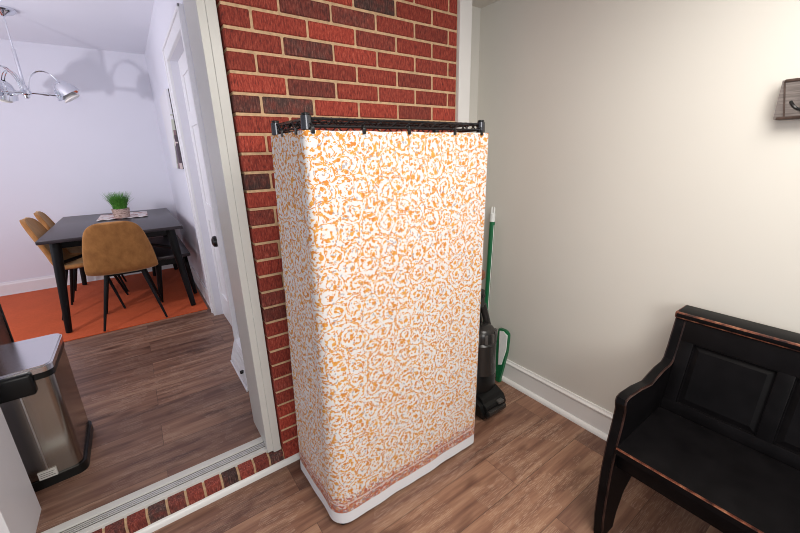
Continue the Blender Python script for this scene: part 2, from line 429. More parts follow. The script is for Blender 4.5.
# ------------------------------------------------------------------ setting: near room
ZD = 0.09          # dining floor level
sbox('floor', (-2.6, -2.9, -0.06), (1.36, 0.0, 0.0), 'floor')
sbox('floor.001', (-3.2, 0.115, 0.03), (0.14, 3.82, ZD), 'floor')
sbox('ceiling', (-2.6, -2.9, 2.125), (1.46, 0.13, 2.20), 'ceil')
sbox('ceiling.001', (-3.2, 0.27, 2.50), (0.2, 3.92, 2.58), 'ceil_cool')
sbox('wall_right', (1.36, -2.9, 0), (1.46, 0.23, 2.125), 'wall_warm')
sbox('wall_back', (1.14, 0.13, 0), (1.36, 0.23, 2.125), 'wall_warm')
# brick wall: bricks with recessed mortar, one mesh
COURSE, PITCHX, Z0 = 0.0677, 0.2032, 1.875
DARK = {(-1, 1): .55, (-1, 2): .6, (0, 3): .3, (1, 1): .75, (3, 1): .5, (4, 0): .8, (4, 1): .95, (-2, 3): 1.0, (8, 0): .85, (10, 0): .4, (15, 0): .5,
        (16, 0): .5, (21, 0): .35, (12, 0): .25, (2, 4): .2, (4, 4): .25}
def brick_wall():
    bm = BM(); lay = bm.loops.layers.float_color.new('brick_tone'); done = bm.faces.layers.int.new('done')
    def brick(lo, hi, dark, val):
        box(bm, lo, hi, 0.0035, seg=1)
        for f in bm.faces:
            if f[done] == 0:
                f[done] = 1
                for l in f.loops: l[lay] = (dark, val, 0, 1)
    for k in range(-4, 27):
        zt = Z0 - COURSE*k - 0.005; zb = zt - (COURSE - 0.010)
        if k == 26: zb = 0.0
        if zt > 2.13: zt = 2.13
        if zb > 2.12: continue
        x = 0.0; i = 0
        w = 0.0925 if k % 2 == 0 else 0.194
        while x < 1.066:
            x1 = min(x + w, 1.066)
            if x1 - x > 0.012:
                d = DARK.get((k, i), random.choice([0, 0, 0, 0, 0.05, 0.12]))
                j = random.uniform(-0.0012, 0.0012)
                brick((x + random.uniform(-.0008, .0008) if i else 0.0, j, zb), (x1, 0.095, zt), d, random.random())
            x = x1 + 0.0092; w = 0.194; i += 1
    box(bm, (0.004, 0.0045, 0.0), (1.068, 0.10, 2.125), mi=1)
    box(bm, (0.0, 0.10, 0.0), (1.14, 0.23, 2.125), mi=2)
    return struct('wall_brick', bm, ['brick', 'mortar', 'wall_cool'])
brick_wall()
sbox('wall_left', (-2.6, 0.0, 0.0), (-0.895, 0.25, 2.125), 'wall_cool')
sbox('wall_header', (-2.6, 0.0, 2.135), (1.36, 0.27, 2.6), 'wall_cool')
# white corner board between the brick and the recessed back wall
sbox('trim_corner', (1.072, -0.012, 0.0), (1.152, 0.13, 2.125), 'trim', 0.003)
# opening: jamb liners and casing
def jamb_right():
    bm = BM()
    box(bm, (-0.062, 0.045, ZD), (-0.004, 0.27, 2.125), 0.002)
    box(bm, (-0.040, 0.016, 0.075), (-0.006, 0.05, 2.125), 0.002)
    box(bm, (-0.066, 0.0185, 0.085), (-0.0402, 0.05, 2.125), 0.0012)
    return struct('trim_1', bm, 'cream')
jamb_right()
sbox('trim_2', (-0.895, -0.01, 0.0), (-0.87, 0.27, 2.125), 'white', 0.002)
# brick doorstep (rowlock course) with joints
def doorstep():
    bm = BM(); lay = bm.loops.layers.float_color.new('brick_tone')
    x = -0.004; i = 0
    while x > -0.87:
        x0 = max(x - 0.0577, -0.87)
        n0 = len(bm.faces)
        j = random.uniform(-.0015, .0015)
        prism(bm, [(0.0+j, 0.0), (0.0+j, 0.066), (0.004+j, 0.071), (0.06, 0.083), (0.06, 0.0)], 0, x0, x)
        bm.faces.ensure_lookup_table()
        d, v = random.choice([0.45, 0.7, 0.9, 1.0]), random.random()
        for f in bm.faces[n0:]:
            for l in f.loops: l[lay] = (d, v, 0, 1)
        x = x0 - 0.0095; i += 1
    n0 = len(bm.faces)
    prism(bm, [(0.006, 0.0), (0.006, 0.064), (0.06, 0.078), (0.06, 0.0)], 0, -0.87, 0.0)
    bm.faces.ensure_lookup_table()
    for f in bm.faces[n0:]: f.material_index = 1
    return struct('trim_3', bm, ['brick', 'mortar'])
doorstep()
# metal threshold: wooden back band, grooved aluminium, pale nosing
def threshold():
    bm = BM()
    box(bm, (-0.87, 0.100, 0.06), (-0.062, 0.135, ZD+0.004), 0.002, mi=0)
    box(bm, (-0.87, 0.060, 0.06), (-0.040, 0.100, ZD-0.003), mi=2)
    for y in (0.068, 0.0775, 0.087):
        box(bm, (-0.87, y, 0.08), (-0.045, y+0.0055, ZD+0.001), 0.0012, mi=1)
    box(bm, (-0.87, 0.038, 0.055), (-0.010, 0.062, ZD+0.001), 0.002, mi=0)
    return struct('trim_4', bm, ['cream', 'alu', 'alu_dark'])
threshold()
def shoe(bm, axis, a, b, at, sgn, r=0.02, h=0.028):
    prof = [(at, 0.0)] + [(at + sgn*r*math.cos(t*PI/2/5), h*math.sin(t*PI/2/5)) for t in range(6)]
    prism(bm, prof, axis, a, b)
bm = BM(); shoe(bm, 0, -0.87, 1.07, 0.0, -1, 0.015, 0.027); struct('trim_5', bm, 'trim', smooth=True)
def baseboard_right():
    bm = BM()
    prism(bm, [(1.36, 0), (1.346, 0), (1.346, 0.118), (1.342, 0.124), (1.342, 0.130), (1.350, 0.137), (1.353, 0.146), (1.36, 0.146)], 1, -2.9, 0.13)
    prism(bm, [(1.346, 0.0)] + [(1.346 - 0.019*math.cos(t*PI/10), 0.024*math.sin(t*PI/10)) for t in range(6)], 1, -2.9, 0.13)
    return struct('baseboard_right', bm, 'trim', smooth=False)
baseboard_right()
sbox('baseboard_back', (1.152, 0.116, 0), (1.342, 0.13, 0.146), 'trim', 0.002)

# ------------------------------------------------------------------ setting: dining room
sbox('wall_dining_back', (-3.2, 3.82, 0.0), (0.2, 3.92, 2.6), 'wall_cool')
DY0, DY1, DZ = 1.05, 1.86, 2.065            # door leaf in the right wall (along y)
def wall_dining_right():
    bm = BM()
    box(bm, (0.05, 0.23, 0.0), (0.15, DY0, 2.5)); box(bm, (0.05, DY1, 0.0), (0.15, 3.82, 2.5)); box(bm, (0.05, DY0, DZ), (0.15, DY1, 2.5))
    return struct('wall_dining_right', bm, 'wall_cool')
wall_dining_right()
def bb_dining():
    bm = BM(); prof = lambda s: None
    prism(bm, [(3.82, ZD), (3.802, ZD), (3.802, ZD+0.015), (3.806, ZD+0.016), (3.806, ZD+0.115), (3.811, ZD+0.125), (3.814, ZD+0.14), (3.82, ZD+0.14)], 0, -3.2, 0.05)
    struct('baseboard_back.001', bm, 'white')
    bm = BM()
    prism(bm, [(0.05, ZD), (0.032, ZD), (0.032, ZD+0.015), (0.036, ZD+0.016), (0.036, ZD+0.115), (0.041, ZD+0.125), (0.044, ZD+0.14), (0.05, ZD+0.14)], 1, 1.95, 3.80)
    struct('baseboard_side', bm, 'white')
bb_dining()
# white panelled door in the dining wall, with casing
def dining_door():
    cas = BM()
    for (y0, y1) in ((DY1, DY1+0.09), (DY0-0.09, DY0)):
        box(cas, (0.030, y0, ZD), (0.052, y1, DZ+0.09), 0.004)
        ym = y1-0.018 if y0 == DY1 else y0
        box(cas, (0.022, ym, ZD), (0.032, ym+0.018, DZ+0.09), 0.003)
    box(cas, (0.030, DY0, DZ), (0.052, DY1, DZ+0.09), 0.004)
    box(cas, (0.022, DY0-0.09, DZ+0.072), (0.032, DY1+0.09, DZ+0.09), 0.003)
    frame = struct('trim_6', cas, 'white')
    d = BM()
    box(d, (0.110, DY0, ZD+0.005), (0.145, DY1, DZ))
    st = 0.10
    for (y0, y1) in ((DY0, DY0+st), (DY1-st, DY1), ((DY0+DY1)/2-.045, (DY0+DY1)/2+.045)): box(d, (0.100, y0, ZD+0.005), (0.113, y1, DZ), 0.003)
    for (z0, z1) in ((ZD+0.005, ZD+0.22), (0.93, 1.06), (1.62, 1.72), (DZ-0.11, DZ)): box(d, (0.1002, DY0, z0), (0.113, DY1, z1), 0.003)
    o = obj('door_1', d, 'white', world=False, smooth=False); o['kind'] = 'structure'
    k = BM()
    ym = DY0 + 0.035
    lathe(k, [(0.032, 0), (0.034, 0.004), (0.028, 0.010), (0.012, 0.012), (0.012, 0.035), (0.028, 0.042), (0.038, 0.058), (0.034, 0.074), (0.018, 0.082)], 20,
          Matrix.Translation((0.101, ym+0.10, 0.865)) @ Matrix.Rotation(-PI/2, 4, 'Y'))
    box(k, (0.093, ym+0.072, 0.78), (0.102, ym+0.128, 0.945), 0.003)
    kn = obj('door_knob', k, 'black_metal', parent=o, world=False)
    return o
dining_door()

# ------------------------------------------------------------------ wall-mounted things, near room
def hook_rack():
    x0, x1 = 1.318, 1.359
    t = thing('hook_rack', 'weathered grey wooden hook board with angled end on the right wall', 'coat rack', (1.359, -1.6, 1.512))
    bm = BM()
    ya, yb = -1.150, -2.05
    # board with slanted end: front face is smaller than the back
    pts = [(ya, 1.462), (ya-0.002, 1.569)]
    def pr(lo, hi, x): return [bm.verts.new((x, y, z)) for y, z in ((ya+lo, 1.460), (ya+hi, 1.570), (yb-hi, 1.570), (yb-lo, 1.460))]
    A = pr(0.0, 0.0, x1); B = pr(0.0, 0.0, x0)
    bm.faces.new(A); bm.faces.new(list(reversed(B)))
    for i in range(4): bm.faces.new((A[i], A[(i+1) % 4], B[(i+1) % 4], B[i]))
    obj('board', bm, 'barn', t, smooth=False)
    bm = BM()
    for z0, z1 in ((1.564, 1.572), (1.458, 1.466)): box(bm, (x0-0.004, yb, z0), (x1, ya-0.006, z1), 0.002)
    prism(bm, [(ya-0.004, 1.566), (ya-0.008, 1.566), (ya-0.026, 1.464), (ya-0.022, 1.464)], 0, x0-0.0015, x0+0.004)
    obj('edge_moulding', bm, 'barn_edge', t)
    for y in (-1.215, -1.42, -1.62, -1.82):
        hk = BM()
        box(hk, (x0-0.004, y-0.012, 1.478), (x0, y+0.012, 1.548), 0.002)
        pts = [(x0-0.004, y, 1.492)]
        for a in range(0, 9):
            th = -PI/2 + a*PI/9
            pts.append((x0-0.022-0.020*math.sin(th+PI/2)*0.9, y+0.030*(a/8), 1.490-0.010+0.016*(a/8)**2*1.6))
        tube(hk, pts, 0.0042, 8)
        tube(hk, [(x0-0.003, y, 1.535), (x0-0.03, y, 1.532), (x0-0.040, y, 1.545)], [0.0045, 0.0045, 0.004], 8)
        lathe(hk, [(0.001, -0.009), (0.007, -0.006), (0.009, 0), (0.007, 0.006), (0.001, 0.009)], 10, Matrix.Translation((x0-0.040, y, 1.548)))
        obj('hook', hk, 'black_metal', t)
    return t
hook_rack()

# ------------------------------------------------------------------ wire rack with curtain
RX0, RX1, RY0, RY1, RZ = 0.084, 0.788, -0.427, -0.165, 1.491
def wire_rack():
    t = thing('wire_rack', 'black wire storage rack draped in the patterned curtain before the brick wall', 'shelf rack', ((RX0+RX1)/2, (RY0+RY1)/2, 0))
    for x in (RX0, RX1):
        for y in (RY0, RY1):
            bm = BM()
            lathe(bm, [(0.009, 0), (0.014, 0.004), (0.014, 0.012), (0.0105, 0.014), (0.0105, RZ+0.006), (0.0125, RZ+0.007), (0.0125, RZ+0.010), (0.009, RZ+0.012)], 14, Matrix.Translation((x, y, 0)))
            p = obj('post', bm, 'black_metal', t)
    for zt in (RZ, 0.95, 0.40):
        bm = BM(); zb = zt-0.024
        a = [(RX0, RY0), (RX1, RY0), (RX1, RY1), (RX0, RY1)]
        for i in range(4):
            p, q = Vector(a[i]), Vector(a[(i+1) % 4])
            tube(bm, [(*p, zt-0.003), (*q, zt-0.003)], 0.0042, 6); tube(bm, [(*p, zb), (*q, zb)], 0.0042, 6)
            L = (q-p).length; n = max(4, int(L/0.028))
            pts = []
            for k in range(n+1):
                c = p + (q-p)*k/n; pts.append((*c, zt-0.003 if k % 2 else zb))
            tube(bm, pts, 0.003, 5)
        for (x, y) in a:
            lathe(bm, [(0.0105, zb-0.010), (0.0165, zb-0.009), (0.015, zt+0.004), (0.0105, zt+0.005)], 14, Matrix.Translation((x, y, 0)), cap=False)
        obj('shelf_frame', bm, 'black_wire', t)
        bm = BM()
        n = int((RX1-RX0)/0.026)
        for k in range(1, n):
            x = RX0 + (RX1-RX0)*k/n
            tube(bm, [(x, RY0, zt), (x, RY1, zt)], 0.0022, 5)
        for k in (1, 2): 
            y = RY0 + (RY1-RY0)*k/3
            tube(bm, [(RX0, y, zt-0.005), (RX1, y, zt-0.005)], 0.003, 5)
        obj('shelf_wires', bm, 'black_wire', t)
wire_rack()

CTOP, CBOT = 1.456, 0.016
def curtain():
    bm = BM(); uvl = bm.loops.layers.uv.new('UVMap')
    off = 0.026
    def path(x0, x1, yf, yb0, yb1, rad, bulge):
        """U-shape from the back left, along the left side, front, to the back right"""
        pts = []
        pts.append((x0, yb0))
        n = 16
        for k in range(1, n+1): pts.append((x0, yb0 + (yf+rad-yb0)*k/n))
        for k in range(1, 9):
            a = PI + k*PI/2/8
            pts.append((x0+rad+rad*math.cos(a), yf+rad+rad*math.sin(a)))
        n = 60
        for k in range(1, n+1): pts.append((x0+rad+(x1-x0-2*rad)*k/n, yf))
        for k in range(1, 7):
            a = 1.5*PI + k*PI/2/6
            pts.append((x1-rad*0.4+rad*0.4*math.cos(a)-0.0, yf+rad*0.4+rad*0.4*math.sin(a)))
        n = 10
        for k in range(1, n+1): pts.append((x1, yf+rad*0.4+(yb1-yf-rad*0.4)*k/n))
        return pts
    top = path(RX0-0.021, RX1+0.021, RY0-0.024, RY1-0.002, RY1, 0.014, 0)
    bot = path(0.046, 0.802, -0.456, -0.088, -0.12, 0.068, 0)
    cum = [0.0]
    for p, q in zip(top, top[1:]): cum.append(cum[-1] + math.hypot(q[0]-p[0], q[1]-p[1]))
    cumb = [0.0]
    for p, q in zip(bot, bot[1:]): cumb.append(cumb[-1] + math.hypot(q[0]-p[0], q[1]-p[1]))
    NV = 60; rows = []
    clips_u = CLIP_U
    for j in range(NV+1):
        t = j/NV; row = []
        for i, (a, b_) in enumerate(zip(top, bot)):
            x = a[0] + (b_[0]-a[0])*t; y = a[1] + (b_[1]-a[1])*t
            # gentle vertical folds, stronger lower down
            u = cum[i]
            amp = 0.0008 + 0.0022*t
            fold = math.sin(u*19.0+0.6)*0.6 + math.sin(u*41+1.9)*0.35 + math.sin(u*7+t*2.0)*0.5
            pa = bot[max(i-1, 0)]; pb = bot[min(i+1, len(bot)-1)]
            nx, ny = (pb[1]-pa[1]), -(pb[0]-pa[0]); L = math.hypot(nx, ny) or 1
            x += nx/L*amp*fold; y += ny/L*amp*fold
            if 19 < i < 26 and t > .2:   # corner bow
                x -= 0.0; y -= 0.0
            sag = 0.0
            d = min(abs(u-c) for c in clips_u)
            sag = min(d, 0.1)*0.03*(1-t)**8
            zz = CTOP - sag + (CBOT - CTOP)*t + 0.0012*math.sin(u*9)*t
            row.append(bm.verts.new((x, y, zz)))
        rows.append(row)
    for j in range(NV):
        for i in range(len(top)-1):
            f = bm.faces.new((rows[j][i], rows[j+1][i], rows[j+1][i+1], rows[j][i+1]))
            for l, (ii, jj) in zip(f.loops, ((i, j), (i, j+1), (i+1, j+1), (i+1, j))):
                l[uvl].uv = (cum[ii] + (cumb[ii]-cumb[17]-cum[ii]+cum[17])*jj/NV, (CTOP-CBOT)*(1-jj/NV))
    o = obj('curtain', bm, 'curtain', origin=((RX0+RX1)/2, RY0-0.02, 0.012))
    md = o.modifiers.new('thick', 'SOLIDIFY'); md.thickness = 0.0012; o.modifiers.new('crisp_edges', 'EDGE_SPLIT').split_angle = math.radians(40)
    tag(o, 'white cotton curtain printed with orange vines hung round the wire rack', 'curtain')
    return o
CLIP_SIDE = (-0.405, -0.400, -0.285)
CLIP_X = (0.090, 0.254, 0.424, 0.628, 0.766)
def clip_u(x): return (RY1-RY0) + (x - RX0) + 0.03
CLIP_U = [RY1 - y for y in CLIP_SIDE[1:]] + [clip_u(x) for x in CLIP_X]
curtain()
def clips():
    bm = BM()
    box(bm, (-0.0055, -0.003, -0.010), (0.0055, 0.003, 0.008), 0.0015)
    tube(bm, [(0, 0.006*math.cos(a*PI/6)+0.006, 0.012+0.006*math.sin(a*PI/6)) for a in range(13)], 0.0018, 6)
    first = None
    where = ['leftmost on the front edge', 'second from the left on the front edge', 'middle one of the front edge', 'second from the right on the front edge', 'at the right end of the front edge']
    spots = [((x, RY0-0.0262, CTOP), 0, 'small black clip holding the curtain top, '+w) for x, w in zip(CLIP_X, where)]
    spots += [((RX0-0.0225, y, CTOP), -PI/2, 'small black clip on the curtain\'s left side, '+w) for y, w in zip(CLIP_SIDE[1:], ('nearer the front post', 'nearer the brick wall'))]
    for loc, rz, lab in spots:
        if first is None: o = obj('curtain_clip', bm, 'black_metal', world=False); first = o
        else: o = first.copy(); COL.objects.link(o)
        o.location = loc; o.rotation_euler = (0, 0, rz)
        tag(o, lab, 'clip', 'clips along the curtain top')
clips()

# ------------------------------------------------------------------ vacuum, mop, dustpan behind the rack
def vacuum():
    X, Y = 1.030, -0.250
    t = thing('vacuum_cleaner', 'black upright vacuum cleaner standing between curtain and right wall', 'vacuum cleaner', (X, Y, 0))
    bm = BM()
    # floor head: rounded wedge, wide along x
    poly = [(-0.140, 0.010), (-0.150, 0.065), (-0.125, 0.115), (-0.06, 0.145), (0.06, 0.14), (0.08, 0.03), (0.06, 0.010)]
    vs, fs = prism(bm, poly, 0, -0.10, 0.095)
    bmesh.ops.bevel(bm, geom=list({e for f in fs for e in f.edges}), offset=0.022, segments=4, affect='EDGES')
    bmesh.ops.translate(bm, verts=bm.verts, vec=(X, Y, 0)); obj('floor_head', bm, 'black_plastic', t)
    bm = BM(); box(bm, (X-0.07, Y-0.156, 0.045), (X+0.065, Y-0.120, 0.070), 0.006); obj('bumper', bm, 'dark_grey', t)
    bm = BM(); box(bm, (X+0.01, Y-0.150, 0.085), (X+0.05, Y-0.125, 0.10), 0.003)
    o = obj('badge', bm, 'grey_plastic', t)
    for s in (-1, 1):
        bm = BM()
        lathe(bm, [(0.02, -0.018), (0.048, -0.018), (0.056, -0.010), (0.056, 0.010), (0.048, 0.018), (0.02, 0.018)], 20,
              Matrix.Translation((X+s*0.095, Y+0.035, 0.057)) @ Matrix.Rotation(PI/2, 4, 'Y'))
        w = obj('wheel', bm, 'black_plastic', t)
        bm = BM()
        lathe(bm, [(0.002, -0.021), (0.018, -0.021), (0.022, 0.0), (0.018, 0.021), (0.002, 0.021)], 14,
              Matrix.Translation((X+s*0.095, Y+0.035, 0.057)) @ Matrix.Rotation(PI/2, 4, 'Y'))
        obj('hub_cap', bm, 'dark_grey', w)
    # motor housing
    bm = BM()
    lathe(bm, [(0.06, 0.085), (0.095, 0.10), (0.105, 0.15), (0.10, 0.20), (0.085, 0.235), (0.07, 0.24)], 24, Matrix.Translation((X, Y, 0)) @ Matrix.Diagonal((1.05, 0.8, 1, 1)))
    obj('motor_housing', bm, 'black_plastic', t)
    # dust canister with ribbed cyclone
    bm = BM()
    lathe(bm, [(0.066, 0.24), (0.078, 0.245), (0.078, 0.42), (0.070, 0.43), (0.074, 0.435), (0.074, 0.47), (0.060, 0.50), (0.045, 0.51)], 28, Matrix.Translation((X-0.005, Y-0.02, 0)))
    c = obj('dust_bin', bm, 'dark_grey', t)
    bm = BM()
    for k in range(12):
        a = k*2*PI/12
        vs = box(bm, (0.068, -0.008, 0.435), (0.080, 0.008, 0.485), 0.003)
        xform(bm, [v for v in bm.verts if v not in getattr(bm, '_done', set())], Matrix.Identity(4))
        new = list(bm.verts)[-len(bm.verts)//(k+1):] if k else list(bm.verts)
        bmesh.ops.rotate(bm, verts=new, cent=(0, 0, 0), matrix=Matrix.Rotation(a, 3, 'Z'))
    bmesh.ops.translate(bm, verts=bm.verts, vec=(X-0.005, Y-0.02, 0)); obj('cyclone_ribs', bm, 'grey_plastic', c)
    # spine and shoulder
    bm = BM()
    poly = [(-0.10, 0.10), (-0.085, 0.40), (-0.055, 0.62), (-0.034, 0.78), (0.034, 0.78), (0.050, 0.62), (0.075, 0.42), (0.11, 0.22), (0.11, 0.10)]
    vs, fs = prism(bm, poly, 1, 0.035, 0.095)
    bmesh.ops.bevel(bm, geom=list({e for f in fs for e in f.edges}), offset=0.012, segments=3, affect='EDGES')
    bmesh.ops.translate(bm, verts=bm.verts, vec=(X, Y, 0)); obj('spine', bm, 'black_plastic', t)
    bm = BM()
    tube(bm, [(X+0.05, Y+0.03, 0.60), (X+0.075, Y+0.0, 0.45), (X+0.095, Y-0.01, 0.30), (X+0.11, Y+0.0, 0.17), (X+0.09, Y+0.02, 0.10)], 0.019, 12)
    obj('hose', bm, 'dark_grey', t)
    bm = BM()
    lathe(bm, [(0.030, 0.755), (0.036, 0.765), (0.036, 0.790), (0.028, 0.80)], 20, Matrix.Translation((X+0.005, Y+0.03, 0)))
    obj('collar', bm, 'brown_plastic', t)
    bm = BM()
    box(bm, (X-0.022, Y-0.005, 0.60), (X+0.026, Y+0.036, 0.70), 0.008); box(bm, (X+0.0, Y-0.012, 0.66), (X+0.022, Y-0.004, 0.675), 0.002)
    p = obj('control_panel', bm, 'dark_grey', t)
    # handle tube with loop grip
    bm = BM()
    tube(bm, [(X-0.0, Y+0.06, 0.76), (X-0.012, Y+0.07, 0.95), (X-0.02, Y+0.075, 1.0)], 0.013, 12)
    pts = [(X-0.02+0.022*math.cos(a), Y+0.075, 1.055+0.055*math.sin(a)) for a in [k*2*PI/20 for k in range(21)]]
    tube(bm, pts, 0.011, 10)
    obj('handle', bm, 'black_plastic', t)
vacuum()
def mop():
    X0, Y0 = 1.315, 0.05     # foot
    X1, Y1, Z1 = 1.318, -0.058, 1.08
    t = thing('mop', 'green-handled mop with white cap leaning in the corner behind the vacuum', 'mop', (X0, Y0, 0))
    top, foot = Vector((X1, Y1, Z1)), Vector((1.300, -0.045, 0.02))
    d = (top-foot).normalized()
    at = lambda z: foot + d*((z-foot.z)/d.z)
    bm = BM(); tube(bm, [at(0.09), at(1.00)], 0.0155, 14); obj('handle', bm, 'green', t)
    bm = BM(); tube(bm, [at(0.985), at(0.995), at(1.045), at(1.05)], [0.013, 0.0155, 0.0145, 0.010], 14)
    for s in (-1, 1): tube(bm, [at(1.045)+Vector((0.0, s*0.008, 0)), at(1.075)+Vector((0.0, s*0.009, 0)), at(1.085)+Vector((0.0, s*0.008, 0))], [0.006, 0.005, 0.003], 8)
    obj('hanging_cap', bm, 'white_plastic', t)
    bm = BM()
    tube(bm, [at(0.30)+Vector((0, -0.011, 0)), at(0.98)+Vector((0.0, -0.011, 0))], 0.005, 8); obj('handle_highlight', bm, 'white_plastic', t)  # white strip stands in for the highlight along the pole
    bm = BM(); box(bm, (1.24, -0.09, 0.0), (1.33, 0.05, 0.10), 0.02); obj('mop_head', bm, 'white_plastic', t)
mop()
def dustpan():
    t = thing('dustpan', 'green dustpan with a white panel standing upright against the right wall', 'dustpan', (1.325, -0.20, 0))
    lean = Matrix.Translation((1.332, -0.172, 0.0)) @ Matrix.Rotation(math.radians(4), 4, 'Y')
    bm = BM()
    prof = [(-0.014, 0.026), (0.020, 0.026), (0.048, 0.22), (0.046, 0.335), (0.02, 0.352), (-0.030, 0.350), (-0.036, 0.25)]
    prof = [(-y, z) for y, z in prof]
    vs, fs = prism(bm, prof, 0, -0.040, -0.008)
    bmesh.ops.bevel(bm, geom=list({e for f in fs for e in f.edges}), offset=0.006, segments=2, affect='EDGES')
    xform(bm, bm.verts, lean); obj('pan', bm, 'green', t)
    bm = BM()
    prof = [(0.004, 0.12), (0.026, 0.13), (0.046, 0.235), (0.044, 0.330), (0.014, 0.346), (-0.012, 0.340)]
    prof = [(-y, z) for y, z in prof]
    vs, fs = prism(bm, prof, 0, -0.046, -0.038)
    xform(bm, bm.verts, lean); obj('panel', bm, 'white_plastic', t)
    bm = BM(); prism(bm, [(-0.018, 0.0), (0.010, 0.0), (0.012, 0.03), (-0.018, 0.03)], 0, -0.036, -0.012); xform(bm, bm.verts, lean)
    obj('foot', bm, 'green', t)
dustpan()

# ------------------------------------------------------------------ black bench (pew)
def pew():
    t = thing('bench', 'black painted pew bench with worn brown edges against the right wall', 'bench', (1.1, -1.6, 0))
    YA, YB = -1.030, -2.20
    prof = [(0.824, 0.0), (0.806, 0.10), (0.800, 0.20), (0.799, 0.32), (0.806, 0.42), (0.822, 0.50), (0.828, 0.555), (0.818, 0.585), (0.824, 0.604), (0.845, 0.610),
            (0.93, 0.603), (0.985, 0.592), (1.02, 0.585), (1.06, 0.594), (1.12, 0.604), (1.175, 0.604), (1.195, 0.615), (1.212, 0.66), (1.228, 0.72), (1.240, 0.765), (1.262, 0.788), (1.30, 0.79),
            (1.330, 0.775), (1.338, 0.70), (1.340, 0.0), (1.250, 0.0), (1.235, 0.08), (1.19, 0.16), (1.10, 0.205), (1.02, 0.20), (0.95, 0.15), (0.915, 0.07), (0.905, 0.0)]
    for ya, yb in ((YA, YA-0.036), (YB, YB+0.036)):
        bm = BM()
        vs, fs = prism(bm, prof, 1, ya, yb)
        rim = [e for e in {e for f in fs[:2] for e in f.edges}]
        r = bmesh.ops.bevel(bm, geom=rim, offset=0.005, segments=2, affect='EDGES')
        for f in r['faces']: f.material_index = 1
        obj('side_panel', bm, ['black_wood', 'worn_dark'], t)
    y0, y1 = YB+0.036, YA-0.036
    bm = BM(); box(bm, (0.800, y0, 0.408), (1.165, y1, 0.432))
    fr = [e for e in bm.edges if all(abs(v.co.x-0.800) < 1e-5 and v.co.z > 0.43 for v in e.verts)]
    r = bmesh.ops.bevel(bm, geom=fr, offset=0.005, segments=2, affect='EDGES')
    for f in r['faces']: f.material_index = 1
    obj('seat', bm, ['black_wood', 'worn'], t)
    bm = BM(); box(bm, (0.830, y0, 0.335), (0.852, y1, 0.408), 0.002); obj('apron', bm, 'black_wood', t)
    # back: leaning frame with a recessed panel
    bm = BM()
    ang = math.atan2(1.232-1.142, 0.745-0.432)
    R = Matrix.Translation((1.142, 0, 0.432)) @ Matrix.Rotation(ang, 4, 'Y')
    H = 0.352
    box(bm, (0.014, y0, 0), (0.03, y1, H))
    for z0, z1 in ((0.0, 0.045), (H-0.082, H)): box(bm, (0.0, y0, z0), (0.03, y1, z1), 0.003)
    stiles = [y1-0.021 - k*(y1-y0-0.042)/4 for k in range(5)]
    for yc in stiles: box(bm, (0.0005, yc-0.021, 0), (0.0305, yc+0.021, H), 0.003)
    n0 = len(bm.verts)
    xform(bm, bm.verts, R); obj('backrest', bm, 'black_wood', t)
    for yc0, yc1 in [(b_+0.021, a_-0.021) for a_, b_ in zip(stiles, stiles[1:])]:
        bm = BM()
        # raised field with sloping margins
        A = [(0.014, yc0+.003, 0.048), (0.014, yc1-.003, 0.048), (0.014, yc1-.003, H-0.085), (0.014, yc0+.003, H-0.085)]
        B = [(0.008, yc0+.02, 0.065), (0.008, yc1-.02, 0.065), (0.008, yc1-.02, H-0.102), (0.008, yc0+.02, H-0.102)]
        a = [bm.verts.new(p) for p in A]; b = [bm.verts.new(p) for p in B]
        bm.faces.new(b); bm.faces.new(list(reversed(a)))
        for i in range(4): bm.faces.new((a[i], a[(i+1) % 4], b[(i+1) % 4], b[i]))
        xform(bm, bm.verts, R); obj('back_panel', bm, 'black_wood', t, smooth=False)
    bm = BM(); box(bm, (1.232, y0-0.036, 0.768), (1.338, y1+0.036+0.002, 0.794), 0.006, bmi=1)
    obj('top_rail', bm, ['black_wood', 'worn'], t)
pew()

# ------------------------------------------------------------------ dining room things
rug = BM(); box(rug, (-2.35, 2.06, ZD), (0.012, 3.795, ZD+0.008), 0.002)
tag(obj('rug', rug, 'rug', origin=(-1.1, 2.9, ZD)), 'flat orange red rug under the dining table', 'rug')
ZR = ZD + 0.008
TX0, TX1, TY0, TY1, TZ = -0.985, -0.045, 2.19, 3.745, 0.845
def dining_table():
    t = thing('dining_table', 'dark rectangular dining table with splayed black legs on the orange rug', 'table', ((TX0+TX1)/2, (TY0+TY1)/2, ZR))
    bm = BM(); box(bm, (TX0, TY0, TZ-0.026), (TX1, TY1, TZ), 0.004); obj('tabletop', bm, 'table', t)
    bm = BM()
    for y in (TY0+0.07, TY1-0.09): box(bm, (TX0+0.10, y, TZ-0.08), (TX1-0.10, y+0.02, TZ-0.026), 0.002)
    for x in (TX0+0.08, TX1-0.10): box(bm, (x, TY0+0.1, TZ-0.08), (x+0.02, TY1-0.1, TZ-0.026), 0.002)
    obj('apron', bm, 'black_leg', t)
    for sx, xt, xb in ((-1, TX0+0.095, TX0+0.025), (1, TX1-0.095, TX1-0.035)):
        for yt, yb in ((TY0+0.085, TY0+0.04), (TY1-0.085, TY1-0.06)):
            bm = BM()
            tube(bm, [(xb, yb, ZR+0.004), (xt, yt, TZ-0.03)], [0.021, 0.036], 14); obj('leg', bm, 'black_leg', t)
    bm = BM()
    a = [(TX0+0.07, TY0+0.07, 0.645), (TX1-0.07, TY0+0.07, 0.645), (TX1-0.08, TY1-0.08, 0.645), (TX0+0.08, TY1-0.08, 0.645)]
    for p, q in ((0, 2), (1, 3)): tube(bm, [a[p], a[q]], 0.014, 8)
    obj('cross_brace', bm, 'black_leg', t)
dining_table()
